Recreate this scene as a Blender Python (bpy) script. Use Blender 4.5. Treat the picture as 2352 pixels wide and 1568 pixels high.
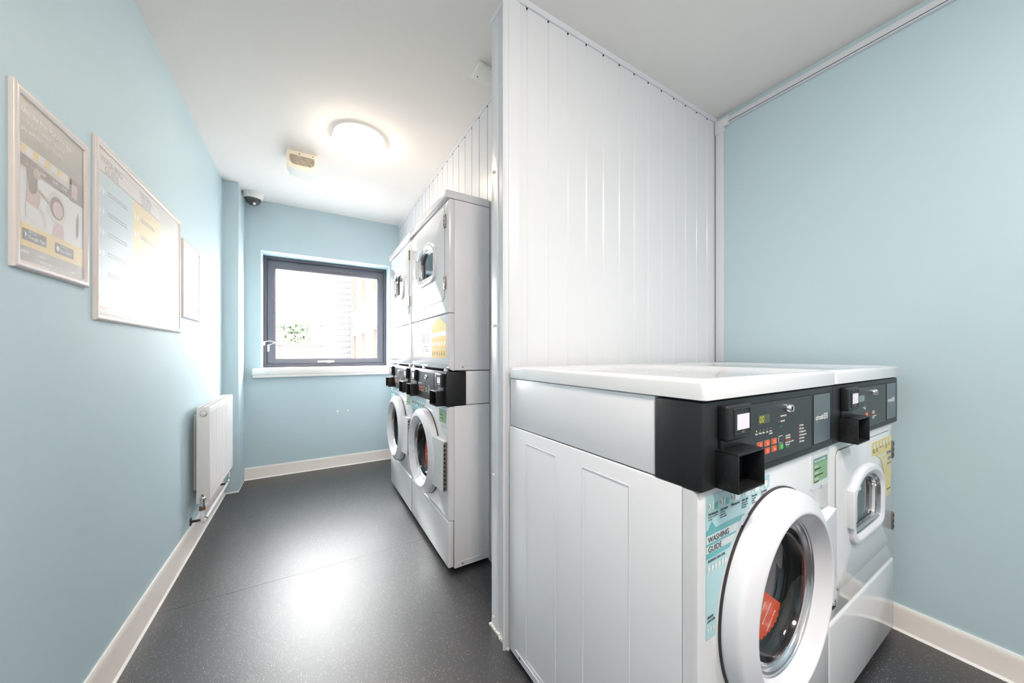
import bpy, bmesh, math, random
from mathutils import Vector, Matrix
random.seed(7)
PI=math.pi
for o in list(bpy.data.objects): bpy.data.objects.remove(o)
sc=bpy.context.scene
COL=sc.collection
# ------------------------------------------------------------ camera, world, exposure
FPX=788.0; YAW=math.radians(30.75); CAMZ=1.12
cd=bpy.data.cameras.new('camera'); cam=bpy.data.objects.new('camera',cd); COL.objects.link(cam)
cd.sensor_width=36; cd.sensor_fit='HORIZONTAL'; cd.lens=FPX/2352*36
cd.shift_y=27/2352; cd.clip_start=.02; cd.clip_end=200
cam.location=(0,0,CAMZ); cam.rotation_euler=(PI/2,0,-YAW)
sc.camera=cam
sc.view_settings.view_transform='Standard'; sc.view_settings.look='None'
sc.view_settings.gamma=1; sc.view_settings.use_curve_mapping=False
sc.view_settings.exposure=2.62
w=bpy.data.worlds.new('overcast_sky'); sc.world=w; w.use_nodes=True
bg=w.node_tree.nodes['Background']; bg.inputs[0].default_value=(1.0,.985,.98,1); bg.inputs[1].default_value=5.4
LAMP=4.9

# ------------------------------------------------------------ materials
MAT={}
def mat(name,col,rough=.5,metal=0,spec=.5,coat=0,noise=0,nscale=8,bump=0,bscale=60,emit=None,estr=0,trans=0):
    m=bpy.data.materials.new(name); m.use_nodes=True; nt=m.node_tree; b=nt.nodes['Principled BSDF']
    b.inputs['Base Color'].default_value=(*col,1); b.inputs['Roughness'].default_value=rough
    b.inputs['Metallic'].default_value=metal; b.inputs['Specular IOR Level'].default_value=spec
    b.inputs['Coat Weight'].default_value=coat; b.inputs['Coat Roughness'].default_value=.06
    if emit: b.inputs['Emission Color'].default_value=(*emit,1); b.inputs['Emission Strength'].default_value=estr
    tc=nt.nodes.new('ShaderNodeTexCoord')
    if noise:
        n=nt.nodes.new('ShaderNodeTexNoise'); n.inputs['Scale'].default_value=nscale; n.inputs['Detail'].default_value=4
        mx=nt.nodes.new('ShaderNodeMix'); mx.data_type='RGBA'
        nt.links.new(tc.outputs['Object'],n.inputs['Vector']); nt.links.new(n.outputs['Fac'],mx.inputs[0])
        mx.inputs[6].default_value=(*[max(0,c*(1-noise)) for c in col],1); mx.inputs[7].default_value=(*[min(1,c*(1+noise)) for c in col],1)
        nt.links.new(mx.outputs[2],b.inputs['Base Color'])
    if bump:
        n=nt.nodes.new('ShaderNodeTexNoise'); n.inputs['Scale'].default_value=bscale; n.inputs['Detail'].default_value=3
        bp=nt.nodes.new('ShaderNodeBump'); bp.inputs['Strength'].default_value=bump; bp.inputs['Distance'].default_value=.002
        nt.links.new(tc.outputs['Object'],n.inputs['Vector']); nt.links.new(n.outputs['Fac'],bp.inputs['Height'])
        nt.links.new(bp.outputs[0],b.inputs['Normal'])
    MAT[name]=m; return m
def s2l(*c): return tuple(((x/255)/12.92 if x/255<=.04045 else ((x/255+.055)/1.055)**2.4) for x in c)
mat('wall_blue',s2l(193,214,222),.55,noise=.02,nscale=3,bump=.25,bscale=45,spec=.4)
mat('ceiling_white',s2l(238,235,232),.75,noise=.01,bump=.12,bscale=30)
mat('back_wall',s2l(240,236,232),.6,noise=.02,bump=.2)
mat('plank_white',s2l(226,227,231),.22,noise=.01,spec=.5)
mat('trim_white',s2l(224,225,231),.28,noise=.01)
mat('dark_gap',(.01,.01,.012),.8,noise=.1)
mat('skirt_cream',s2l(236,228,222),.38,noise=.03,nscale=10)
mat('sealant',s2l(245,243,240),.4,noise=.02)
mat('enamel',s2l(233,233,237),.13,noise=.008,coat=.3)
mat('enamel_side',s2l(240,240,246),.3,noise=.008)
mat('door_plastic',s2l(232,232,239),.2,noise=.008)
mat('black_steel',s2l(28,30,33),.45,noise=.12,nscale=300,bump=.15,bscale=600)
mat('black_box',s2l(22,22,25),.42,noise=.25,nscale=40,bump=.2,bscale=400)
mat('black_inside',s2l(18,17,18),.6,noise=.3,nscale=20)
mat('key_panel',s2l(36,38,42),.33,noise=.05,nscale=200)
mat('logo_grey',s2l(92,104,112),.3,noise=.05,nscale=100)
mat('chrome',(.8,.8,.82),.12,metal=1,noise=.02)
mat('steel',s2l(205,204,208),.2,metal=1,noise=.06,nscale=40)
mat('hinge_metal',s2l(150,140,132),.35,metal=.9,noise=.1,nscale=60)
mat('drum_steel',s2l(62,60,60),.35,metal=.8,noise=.2,nscale=12)
mat('rubber',s2l(48,48,52),.45,noise=.1)
mat('screen_blank',s2l(232,222,236),.3,noise=.01,emit=s2l(235,225,238),estr=.03)  # blank pale screen with a slight emission of its own
mat('lcd_on',s2l(78,82,60),.2,noise=.05)
mat('lcd_off',s2l(128,140,140),.2,noise=.05)
mat('led_yellow',(.8,.8,.02),.4,noise=.01,emit=(.85,.9,.02),estr=.06)
mat('led_grey',s2l(150,155,140),.4,noise=.01)
mat('key_orange',s2l(232,92,50),.4,noise=.03)
mat('key_green',s2l(60,170,60),.4,noise=.03)
mat('key_back',s2l(120,115,108),.4,noise=.03)
mat('print_white',s2l(240,240,240),.5,noise=.01)
mat('print_black',s2l(30,32,36),.5,noise=.01)
mat('print_grey',s2l(110,118,124),.5,noise=.01)
mat('print_orange',s2l(220,90,55),.5,noise=.01)
mat('print_green',s2l(70,170,80),.5,noise=.01)
mat('decal_aqua',s2l(178,216,222),.3,noise=.02)
mat('decal_teal',s2l(95,180,186),.3,noise=.02)
mat('decal_pale',s2l(215,222,228),.3,noise=.02)
mat('decal_mid',s2l(160,208,214),.3,noise=.02)
mat('decal_green',s2l(136,180,130),.35,noise=.03)
mat('decal_dgreen',s2l(92,152,132),.35,noise=.03)
mat('decal_yellow',s2l(232,212,140),.35,noise=.02)
mat('decal_pyellow',s2l(228,220,190),.35,noise=.02)
mat('notice_yellow',s2l(244,200,96),.6,noise=.04,nscale=30)
mat('notice_pale',s2l(238,230,212),.35,noise=.02)
mat('print_washed',s2l(172,166,163),.5,noise=.01)  # print lightened to imitate reflections washing out the framed posters
mat('paper',s2l(240,238,238),.5,noise=.01)
mat('card_red',s2l(222,82,42),.35,noise=.03)
mat('alu_frame',s2l(226,216,212),.3,metal=0,noise=.03,nscale=15)
mat('window_grey',s2l(102,102,112),.35,noise=.04)
mat('window_grey_dark',s2l(84,84,94),.4,noise=.04)
mat('sill_white',s2l(240,238,235),.35,noise=.02)
mat('rad_white',s2l(238,236,236),.3,noise=.01)
mat('rad_dark',s2l(120,112,108),.6,noise=.05)
mat('copper_nut',s2l(150,118,90),.4,metal=.8,noise=.1)
mat('pipe_clip',s2l(70,66,72),.4,metal=.4,noise=.1)
mat('vent_cream',s2l(240,231,214),.45,noise=.02)
mat('vent_dark',s2l(60,42,30),.7,noise=.1)
mat('cam_dome',s2l(60,60,66),.08,noise=.02,coat=.5)
mat('cam_white',s2l(232,232,228),.35,noise=.02)
mat('lamp_rim',s2l(240,236,232),.4,noise=.01,emit=(1,.93,.86),estr=.10)  # weak emission added to brighten the translucent rim
mat('lamp_glow',(.9,.88,.85),.5,noise=.001,emit=(1,.85,.68),estr=LAMP)
mat('fill_lamp_glow',(.9,.9,.9),.5,noise=.001,emit=(1,.875,.75),estr=LAMP*4.6)  # emission of the added fill lamp near the camera
mat('fill_lamp_glow_cool',(.9,.9,.9),.5,noise=.001,emit=(.95,.97,1),estr=LAMP*2.5)  # emission of the added fill lamp behind the right bay
mat('poster_head',s2l(172,160,145),.5,noise=.02)
mat('poster_photo',s2l(226,214,208),.5,noise=.03,nscale=20)
mat('poster_dark',s2l(150,130,118),.5,noise=.05)
mat('poster_white',s2l(236,230,228),.5,noise=.01)
mat('poster_pink',s2l(222,186,178),.5,noise=.05)
mat('poster_skin',s2l(214,180,160),.5,noise=.02)
mat('poster_yellow',s2l(240,208,130),.5,noise=.02)
mat('poster_aqua',s2l(196,214,220),.5,noise=.02)
mat('poster_sand',s2l(228,216,196),.5,noise=.02)
mat('badge',s2l(110,100,92),.5,noise=.02)
mat('brick_pale',s2l(72,60,55),.8,noise=.25,nscale=6)
mat('clad_grey',s2l(76,73,75),.6,noise=.05)
mat('render_white',s2l(120,118,118),.8,noise=.03)
mat('reveal_brown',s2l(84,66,55),.7,noise=.1)
mat('far_glass',s2l(90,92,100),.1,noise=.05)
mat('rail_grey',s2l(78,76,78),.5,noise=.05)
mat('leaf_green',s2l(118,128,112),.8,noise=.2)  # green paled to stand in for the haze and glare outdoors
mat('bark',s2l(110,92,80),.8,noise=.2)
mat('ground_out',s2l(140,138,136),.9,noise=.1)

def glassy(name,tint,rough=.02,ior=1.5,gcol=(1,1,1)):
    m=bpy.data.materials.new(name); m.use_nodes=True; nt=m.node_tree; nt.nodes.remove(nt.nodes['Principled BSDF'])
    out=nt.nodes['Material Output']; t=nt.nodes.new('ShaderNodeBsdfTransparent'); g=nt.nodes.new('ShaderNodeBsdfGlossy')
    f=nt.nodes.new('ShaderNodeFresnel'); x=nt.nodes.new('ShaderNodeMixShader')
    t.inputs[0].default_value=(*tint,1); g.inputs['Roughness'].default_value=rough; g.inputs[0].default_value=(*gcol,1); f.inputs[0].default_value=ior
    ge=nt.nodes.new('ShaderNodeNewGeometry'); mm=nt.nodes.new('ShaderNodeMix'); mm.inputs[2].default_value=ior; mm.inputs[3].default_value=1/ior   # same reflectance from either side of the sheet
    nt.links.new(ge.outputs['Backfacing'],mm.inputs[0]); nt.links.new(mm.outputs[0],f.inputs[0])
    nt.links.new(f.outputs[0],x.inputs[0]); nt.links.new(t.outputs[0],x.inputs[1]); nt.links.new(g.outputs[0],x.inputs[2]); nt.links.new(x.outputs[0],out.inputs[0])
    MAT[name]=m; return m
glassy('clear_pane',(.97,.98,.98),.01,1.45)
glassy('poster_cover',(.96,.96,.96),.46,1.40)
glassy('door_glass',(.50,.52,.53),.02,1.55)
glassy('dryer_glass',(.35,.42,.46),.05,2.4)

def floor_mat():
    m=bpy.data.materials.new('safety_vinyl'); m.use_nodes=True; nt=m.node_tree; b=nt.nodes['Principled BSDF']; L=nt.links.new
    tc=nt.nodes.new('ShaderNodeTexCoord')
    v=nt.nodes.new('ShaderNodeTexVoronoi'); v.inputs['Scale'].default_value=260
    sep=nt.nodes.new('ShaderNodeSeparateColor'); L(tc.outputs['Object'],v.inputs['Vector']); L(v.outputs['Color'],sep.inputs[0])
    g=nt.nodes.new('ShaderNodeMath'); g.operation='GREATER_THAN'; g.inputs[1].default_value=.84; L(sep.outputs[0],g.inputs[0])
    d=nt.nodes.new('ShaderNodeMath'); d.operation='LESS_THAN'; d.inputs[1].default_value=.29; L(v.outputs['Distance'],d.inputs[0])
    a=nt.nodes.new('ShaderNodeMath'); a.operation='MULTIPLY'; L(g.outputs[0],a.inputs[0]); L(d.outputs[0],a.inputs[1])
    n=nt.nodes.new('ShaderNodeTexNoise'); n.inputs['Scale'].default_value=2.2; n.inputs['Detail'].default_value=5; L(tc.outputs['Object'],n.inputs['Vector'])
    base=nt.nodes.new('ShaderNodeMix'); base.data_type='RGBA'; L(n.outputs['Fac'],base.inputs[0])
    base.inputs[6].default_value=(*s2l(30,28,32),1); base.inputs[7].default_value=(*s2l(40,38,42),1)
    fl=nt.nodes.new('ShaderNodeMix'); fl.data_type='RGBA'; L(a.outputs[0],fl.inputs[0]); L(base.outputs[2],fl.inputs[6]); fl.inputs[7].default_value=(*s2l(180,174,166),1)
    L(fl.outputs[2],b.inputs['Base Color'])
    n2=nt.nodes.new('ShaderNodeTexNoise'); n2.inputs['Scale'].default_value=280; n2.inputs['Detail'].default_value=2; L(tc.outputs['Object'],n2.inputs['Vector'])
    bp=nt.nodes.new('ShaderNodeBump'); bp.inputs['Strength'].default_value=.4; bp.inputs['Distance'].default_value=.001; L(n2.outputs['Fac'],bp.inputs['Height']); L(bp.outputs[0],b.inputs['Normal'])
    b.inputs['Roughness'].default_value=.39; b.inputs['IOR'].default_value=1.75; b.inputs['Specular IOR Level'].default_value=.9
    MAT['safety_vinyl']=m
floor_mat()

# ------------------------------------------------------------ mesh helpers
class MB:
    """collects geometry and links it as ONE mesh object"""
    def __init__(s): s.v=[]; s.f=[]; s.m=[]; s.mats=[]
    def mi(s,m):
        if m not in s.mats: s.mats.append(m)
        return s.mats.index(m)
    def add(s,vs,fs,m,M=None):
        o=len(s.v); k=s.mi(m)
        for p in vs:
            p=Vector(p)
            s.v.append(M@p if M else p)
        for f in fs: s.f.append([o+i for i in f]); s.m.append(k)
        return s
    def box(s,x0,x1,y0,y1,z0,z1,m,M=None):
        vs=[(x,y,z) for z in (z0,z1) for y in (y0,y1) for x in (x0,x1)]
        return s.add(vs,[(0,2,3,1),(4,5,7,6),(0,1,5,4),(2,6,7,3),(0,4,6,2),(1,3,7,5)],m,M)
    def rbox(s,x0,x1,y0,y1,z0,z1,m,r=.004,seg=2,M=None):
        bm=bmesh.new(); bmesh.ops.create_cube(bm,size=1)
        for v in bm.verts: v.co=Vector(((x0+x1)/2+v.co.x*(x1-x0),(y0+y1)/2+v.co.y*(y1-y0),(z0+z1)/2+v.co.z*(z1-z0)))
        bmesh.ops.bevel(bm,geom=bm.edges[:],offset=r,segments=seg,profile=.5,affect='EDGES')
        bm.verts.index_update(); vs=[v.co.copy() for v in bm.verts]; fs=[[v.index for v in f.verts] for f in bm.faces]; bm.free()
        return s.add(vs,fs,m,M)
    def prism(s,pts,y0,y1,m,M=None):
        """pts (x,z) counterclockwise seen from the front (-y); extruded y0 (front) to y1"""
        n=len(pts); vs=[(x,y0,z) for x,z in pts]+[(x,y1,z) for x,z in pts]
        fs=[tuple(range(n)),tuple(reversed(range(n,2*n)))]+[(i,i+n,(i+1)%n+n,(i+1)%n) for i in range(n)]
        return s.add(vs,fs,m,M)
    def zprism(s,pts,z0,z1,m,M=None):
        n=len(pts); vs=[(x,y,z0) for x,y in pts]+[(x,y,z1) for x,y in pts]
        fs=[tuple(reversed(range(n))),tuple(range(n,2*n))]+[(i,(i+1)%n,(i+1)%n+n,i+n) for i in range(n)]
        return s.add(vs,fs,m,M)
    def flat(s,pts,y,m):
        return s.add([(x,y,z) for x,z in pts],[tuple(range(len(pts)))],m)
    def loft(s,rings,m,closed=True,cap0=False,cap1=False,M=None):
        n=len(rings[0]); vs=[p for r in rings for p in r]; fs=[]
        for k in range(len(rings)-1):
            for i in range(n if closed else n-1):
                j=(i+1)%n; fs.append((k*n+i,k*n+j,(k+1)*n+j,(k+1)*n+i))
        if cap0: fs.append(tuple(reversed(range(n))))
        if cap1: fs.append(tuple(range((len(rings)-1)*n,len(rings)*n)))
        return s.add(vs,fs,m,M)
    def lathe(s,prof,cx,cz,m,seg=64,M=None):
        """profile (r,y) round the y axis through (cx,cz)"""
        rings=[[(cx+r*math.cos(a),y,cz+r*math.sin(a)) for a in [2*PI*i/seg for i in range(seg)]] for r,y in prof]
        return s.loft(rings,m,M=M)
    def disc(s,r,y,cx,cz,m,seg=48,M=None):
        return s.add([(cx+r*math.cos(2*PI*i/seg),y,cz+r*math.sin(2*PI*i/seg)) for i in range(seg)],[tuple(range(seg))],m,M)
    def vlathe(s,prof,cx,cy,m,seg=48,M=None,cap=True):
        rings=[[(cx+r*math.cos(a),cy+r*math.sin(a),z) for a in [2*PI*i/seg for i in range(seg)]] for r,z in prof]
        return s.loft(rings,m,cap0=cap,cap1=cap,M=M)
    def tube(s,path,r,m,seg=12):
        P=[Vector(p) for p in path]; rings=[]; up=Vector((0,0,1))
        for i,p in enumerate(P):
            t=(P[min(i+1,len(P)-1)]-P[max(i-1,0)]).normalized()
            a=t.cross(up) if abs(t.dot(up))<.95 else t.cross(Vector((1,0,0)))
            a.normalize(); b=t.cross(a).normalized()
            rings.append([p+a*r*math.cos(2*PI*k/seg)+b*r*math.sin(2*PI*k/seg) for k in range(seg)])
        return s.loft(rings,m,cap0=True,cap1=True)
    def text(s,body,size,x,y,z,m,align='LEFT',sx=1.0,rot=0,shear=0,spacing=1.0,ext=.00015,bold=0,fitw=None):
        cu=bpy.data.curves.new('t','FONT'); cu.body=body; cu.size=size; cu.align_x=align; cu.extrude=ext; cu.shear=shear; cu.resolution_u=3; cu.space_line=spacing; cu.offset=bold
        ob=bpy.data.objects.new('t',cu); me=bpy.data.meshes.new_from_object(ob)
        if fitw: xs=[v.co.x for v in me.vertices]; sx=fitw/(max(xs)-min(xs))
        M=Matrix.Translation((x,y,z))@Matrix.Rotation(-rot,4,'Y')@Matrix.Rotation(PI/2,4,'X')@Matrix.Diagonal((sx,1,1,1))
        s.add([v.co.copy() for v in me.vertices],[tuple(p.vertices) for p in me.polygons],m,M)
        bpy.data.objects.remove(ob); bpy.data.curves.remove(cu); bpy.data.meshes.remove(me)
        return s
    def build(s,name,parent=None,smooth=True,ang=35,fix=True):
        me=bpy.data.meshes.new(name); me.from_pydata([tuple(v) for v in s.v],[],s.f)
        for m in s.mats: me.materials.append(MAT[m])
        me.polygons.foreach_set('material_index',s.m)
        me.update()
        if smooth:
            me.polygons.foreach_set('use_smooth',[True]*len(me.polygons)); me.set_sharp_from_angle(angle=math.radians(ang))
        o=bpy.data.objects.new(name,me); COL.objects.link(o)
        if parent: o.parent=parent
        return o
def tag(o,label=None,cat=None,group=None,kind=None):
    if label: o['label']=label
    if cat: o['category']=cat
    if group: o['group']=group
    if kind: o['kind']=kind
    return o
def thing(name,label,cat,loc,rz=0,group=None,scale=(1,1,1)):
    o=bpy.data.objects.new(name,None); COL.objects.link(o); o.empty_display_size=.1
    o.location=loc; o.rotation_euler=(0,0,rz); o.scale=scale
    return tag(o,label,cat,group)
def struct(o): o['kind']='structure'; return o
def rrect(x0,x1,z0,z1,r,n=5,rs=None):
    rs=rs or [r]*4; out=[]
    for (cx,cz,a0,rr) in ((x1-rs[0],z0+rs[0],-PI/2,rs[0]),(x1-rs[1],z1-rs[1],0,rs[1]),(x0+rs[2],z1-rs[2],PI/2,rs[2]),(x0+rs[3],z0+rs[3],PI,rs[3])):
        for i in range(n+1):
            a=a0+PI/2*i/n; out.append((cx+rr*math.cos(a),cz+rr*math.sin(a)))
    return out
def plate_hole(b,x0,x1,z0,z1,hole,yf,yb,m,er=.012):
    """front plate with rounded outer edges and an opening; hole = list of (x,z) ccw"""
    cx=sum(p[0] for p in hole)/len(hole); cz=sum(p[1] for p in hole)/len(hole)
    angs=[math.atan2(p[1]-cz,p[0]-cx) for p in hole]
    def outer(inset):
        X0,X1,Z0,Z1=x0+inset,x1-inset,z0+inset,z1-inset; out=[]
        for a in angs:
            c,s_=math.cos(a),math.sin(a); t=1e9
            if c>1e-9: t=min(t,(X1-cx)/c)
            if c<-1e-9: t=min(t,(X0-cx)/c)
            if s_>1e-9: t=min(t,(Z1-cz)/s_)
            if s_<-1e-9: t=min(t,(Z0-cz)/s_)
            out.append((cx+t*c,cz+t*s_))
        for (kx,kz) in ((X0,Z0),(X1,Z0),(X0,Z1),(X1,Z1)):      # snap nearest sample to each corner
            i=min(range(len(out)),key=lambda j:(out[j][0]-kx)**2+(out[j][1]-kz)**2); out[i]=(kx,kz)
        return out
    rings=[[(x,yb,z) for x,z in outer(0)],[(x,yf+er,z) for x,z in outer(0)],[(x,yf+er*.3,z) for x,z in outer(er*.3)],[(x,yf,z) for x,z in outer(er)],
           [(x,yf,z) for x,z in hole],[(x,yb,z) for x,z in hole]]
    b.loft(rings,m)
    return b
def children(o): return [c for c in bpy.data.objects if c.parent==o]
def copy_tree(o,parent=None,skip=()):
    c=o.copy(); COL.objects.link(c); c.parent=parent
    for ch in children(o):
        if ch.name.split('.')[0] in skip: continue
        copy_tree(ch,c,skip)
    return c

# ------------------------------------------------------------ the room shell
XL,XR,YW,YP,CZ,XPW=-.583,2.07,3.81,3.505,2.495,.845
YB=-2.2
fl_=struct(MB().box(XL-.2,XR+.2,YB-.2,YW+.35,-.1,0,'safety_vinyl').build('floor'))
MB().box(XL+.02,.60,2.050,2.0512,0,.0003,'black_steel').build('weld_seam',fl_)
struct(MB().box(XL-.2,XR+.2,YB-.2,YW+.35,CZ,CZ+.12,'ceiling_white').build('ceiling'))
struct(MB().box(XL-.2,XL,YB,YW+.3,0,CZ,'wall_blue').build('wall_left'))
struct(MB().box(XR,XR+.2,YB,1.30,0,CZ,'wall_blue').build('wall_right'))
struct(MB().box(XL-.2,XR+.2,YB-.2,YB,0,CZ,'back_wall').build('wall_back'))
WX0,WX1,WZ0,WZ1=-.366,.752,.985,2.052; YG=3.995
b=MB()
b.box(XL,WX0,YW,YW+.3,0,CZ,'wall_blue').box(WX1,XPW+.1,YW,YW+.3,0,CZ,'wall_blue')
b.box(WX0,WX1,YW,YW+.3,0,WZ0-.001,'wall_blue').box(WX0,WX1,YW,YW+.3,WZ1,CZ,'wall_blue')
wf_=struct(b.build('wall_front',smooth=False))
for x in (.253,.345):
    o_=MB().lathe([(.0001,-.0008),(.007,-.0008),(.009,0)],x,.545,'sealant',16).build('filler_spot',wf_); o_.location=(0,YW,0)
b=MB(); b.rbox(XL-.005,-.480,YP,YW,0,CZ,'wall_blue',.004)
b.box(-.4805,-.4785,YP+.003,YW,.0,.012,'sealant').box(XL,-.479,YP-.002,YP,.0,.012,'sealant')
struct(b.build('trim_1'))    # boxed pier in the corner
# skirtings: coved vinyl with pale top lip and sealant line
def skirt(name,p0,p1,nrm,h,m='skirt_cream'):
    p0=Vector((*p0,0)); p1=Vector((*p1,0)); n=Vector((*nrm,0)); b=MB()
    prof=[(0,h),(.004,h),(.008,h-.004),(.0095,h-.012),(.012,h-.02),(.012,.012),(.015,.006),(.018,0)]
    r0=[p0+n*d+Vector((0,0,z)) for d,z in prof]; r1=[p1+n*d+Vector((0,0,z)) for d,z in prof]
    b.loft([r0,r1],m,closed=False)
    q=[(.0,h+.003),(.0055,h+.003),(.0075,h-.002),(.0085,h-.006)]
    b.loft([[p0+n*d+Vector((0,0,z)) for d,z in q],[p1+n*d+Vector((0,0,z)) for d,z in q]],'sealant',closed=False)
    q=[(.0155,.008),(.020,.004),(.023,0)]
    b.loft([[p0+n*d+Vector((0,0,z)) for d,z in q],[p1+n*d+Vector((0,0,z)) for d,z in q]],'sealant',closed=False)
    return struct(b.build(name))
skirt('baseboard_left',(XL,YB),(XL,YP),(1,0),.122)
skirt('baseboard_front',(-.48,YW),(XPW,YW),(0,-1),.102)
skirt('baseboard_right',(XR,YB),(XR,1.115),(-1,0),.096)

# plank-clad partition between the two machine bays
PX0,PY0,PY1=.653,1.123,1.262
core=struct(MB().box(PX0+.006,XR,PY0+.012,PY1-.012,0,CZ,'trim_white').build('wall_partition'))
def plank_mesh():
    b=MB(); w=.1031; g=.0075
    pr=[(0,.004),(g*.35,.004),(g,0),(w,0)]   # small recessed bead at the left, then the flat face
    r=[[(x,y,z) for x,y in pr] for z in (0,2.472)]
    b.loft([[(x,y,0) for x,y in pr],[(x,y,2.472) for x,y in pr]],'plank_white',closed=False)
    b.add([(0,.004,2.472),(g*.35,.004,2.472),(g,0,2.472),(w,0,2.472),(w,.010,2.472),(0,.010,2.472)],[(0,1,2,3,4,5)],'plank_white')
    b.add([(w,0,0),(w,.010,0),(w,.010,2.472),(w,0,2.472)],[(0,1,2,3)],'plank_white')
    return b
pl=plank_mesh().build('plank',core,smooth=False); pl.location=(.734-.1031,PY0+.001,0)
for k in range(0,12):
    c=pl.copy(); COL.objects.link(c); c.location=(.734+.1031*k,PY0+.001,0)
c=pl.copy(); COL.objects.link(c); c.location=(.734+.1031*12,PY0+.001,0); c.scale=(.955,1,1)
b=MB(); b.box(PX0,XR,PY0-.006,PY0+.012,2.470,CZ,'trim_white').box(PX0-.006,PX0+.01,PY0-.006,PY1+.004,2.470,CZ,'trim_white')
for k in range(13):
    x=.734+.1031*k; b.box(x-.001,x+.0055,PY0-.0012,PY0+.004,2.4655,2.4715,'dark_gap')
b.build('ceiling_trim',core,smooth=False)
b=MB()   # end cap: U-shaped profile with two rounded corner angles
def corner_angle(ys,ye,xin):
    pass
prof=[(.702,PY0-.0035),(PX0+.004,PY0-.0035),(PX0+.0008,PY0-.002),(PX0-.0015,PY0+.0018),(PX0-.0015,PY0+.052),(PX0+.0022,PY0+.054),(PX0+.0022,PY0+.086),
      (PX0-.0015,PY0+.088),(PX0-.0015,PY1-.003),(PX0+.001,PY1+.001),(PX0+.004,PY1+.002),(.700,PY1+.002)]
b.loft([[(x,y,.004) for x,y in prof],[(x,y,2.470) for x,y in prof]],'trim_white',closed=False)
b.box(PX0-.0035,PX0-.0012,PY0+.022,PY0+.0255,.004,2.47,'trim_white').box(PX0-.0035,PX0-.0012,PY0+.040,PY0+.0435,.004,2.47,'trim_white')
b.build('end_cap',core)
for z in (.047,.625,1.233,1.858):
    for y in (PY0+.033,PY1-.022):
        s=MB().vlathe([(.0001,.0062),(.004,.0058),(.0062,.0035),(.0066,0)],0,0,'trim_white',16); o=s.build('screw_cap',core)
        o.location=(PX0-.0012,y,z); o.rotation_euler=(0,-PI/2,0)
b=MB()
for i in range(26):
    t=i/26; y=PY0-.006+t*(PY1-PY0+.012); b.box(PX0-.006-random.random()*.004,PX0+.002,y,y+.0056,0,.006+random.random()*.005,'sealant')
b.build('sealant_bead',core)
# plank-clad wall behind the stacked machines
core2=struct(MB().box(XPW+.010,XPW+.1,PY1-.012,YW,0,CZ,'trim_white').build('wall_service'))
pl2=None
y=1.687-.1042*5
while y<YW-.01:
    wdt=min(.1042,YW-y)
    if y+wdt<PY1: y+=.1042; continue
    c=pl.copy(); COL.objects.link(c); c.parent=core2; c.rotation_euler=(0,0,-PI/2); c.location=(XPW,min(y+wdt,YW),0); c.scale=(wdt/.1031,1,1.0012)
    y+=.1042
b=MB(); b.box(XPW-.006,XPW+.012,PY1,YW,2.474,CZ,'trim_white')
for k in range(-4,21):
    y=1.687+.1042*k
    if PY1<y<YW: b.box(XPW-.0012,XPW+.004,y-.0055,y+.001,2.469,2.4752,'dark_gap')
b.build('ceiling_trim',core2,smooth=False)
# mini trunking on the right wall
b=MB(); b.rbox(XR-.018,XR,YB,1.052,2.430,2.466,'trim_white',.002).box(XR-.0195,XR-.017,YB,1.05,2.4345,2.4375,'window_grey')
b.rbox(XR-.020,XR,1.076,1.116,1.07,2.42,'trim_white',.002)
b.rbox(XR-.023,XR,1.045,1.1205,2.423,2.469,'trim_white',.002).rbox(XR-.0222,XR,1.072,1.1198,2.392,2.425,'trim_white',.002)
struct(b.build('trim_2'))

# ------------------------------------------------------------ window
b=MB()
def framebars(b,x0,x1,z0,z1,wl,wr,wt,wb,y0,y1,m,r=.003):
    b.rbox(x0,x0+wl,y0,y1,z0,z1,m,r); b.rbox(x1-wr,x1,y0,y1,z0,z1,m,r)
    b.rbox(x0+wl-.001,x1-wr+.001,y0,y1,z1-wt,z1,m,r); b.rbox(x0+wl-.001,x1-wr+.001,y0,y1,z0,z0+wb,m,r)
fr=MB(); framebars(fr,WX0,WX1,WZ0,WZ1,.030,.030,.034,.030,YG,YG+.07,'window_grey_dark')
win=struct(fr.build('window_1'))
s=MB(); framebars(s,WX0+.031,WX1-.031,WZ0+.031,WZ1-.035,.060,.058,.072,.045,YG+.018,YG+.065,'window_grey')
framebars(s,WX0+.088,WX1-.086,WZ0+.073,WZ1-.104,.010,.010,.010,.010,YG+.026,YG+.05,'window_grey',.002)
s.build('sash',win)
MB().box(WX0+.09,WX1-.09,YG+.038,YG+.042,WZ0+.075,WZ1-.108,'clear_pane').build('pane',win,smooth=False)
v=MB(); v.rbox(-.06,.49,YG+.002,YG+.020,1.968,1.990,'window_grey',.002); v.box(-.05,.48,YG+.0005,YG+.004,1.976,1.981,'window_grey_dark')
v.build('trickle_vent',win)
h=MB(); h.rbox(.085,.235,YG-.012,YG+.002,1.028,1.044,'sill_white',.005); h.rbox(.165,.205,YG-.002,YG+.018,1.022,1.046,'sill_white',.004)
h.build('window_handle',win)['label']='white lever handle'
r=MB(); r.rbox(WX0,WX0+.018,YG-.012,YG+.0,1.195,1.235,'sill_white',.003); r.rbox(WX0+.032,WX0+.05,YG+.004,YG+.018,1.135,1.205,'sill_white',.006)
r.tube([(WX0+.012+.085*t,YG-.012-.05*math.sin(PI*t)*.7,1.222+.014*math.sin(PI*t)) for t in [i/10 for i in range(11)]],.0032,'sill_white',8)
r.tube([(WX0+.097-.06*t,YG-.012+.012*t,1.222-.03*t) for t in [i/4 for i in range(5)]],.0032,'sill_white',8)
r.build('restrictor_cable',win)['label']='white cable restrictor'
b=MB(); b.rbox(-.425,.815,YW-.05,YW+.02,.925,.985,'sill_white',.006); b.box(WX0,WX1,YW+.0,YG+.01,.955,.985,'sill_white')
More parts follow.
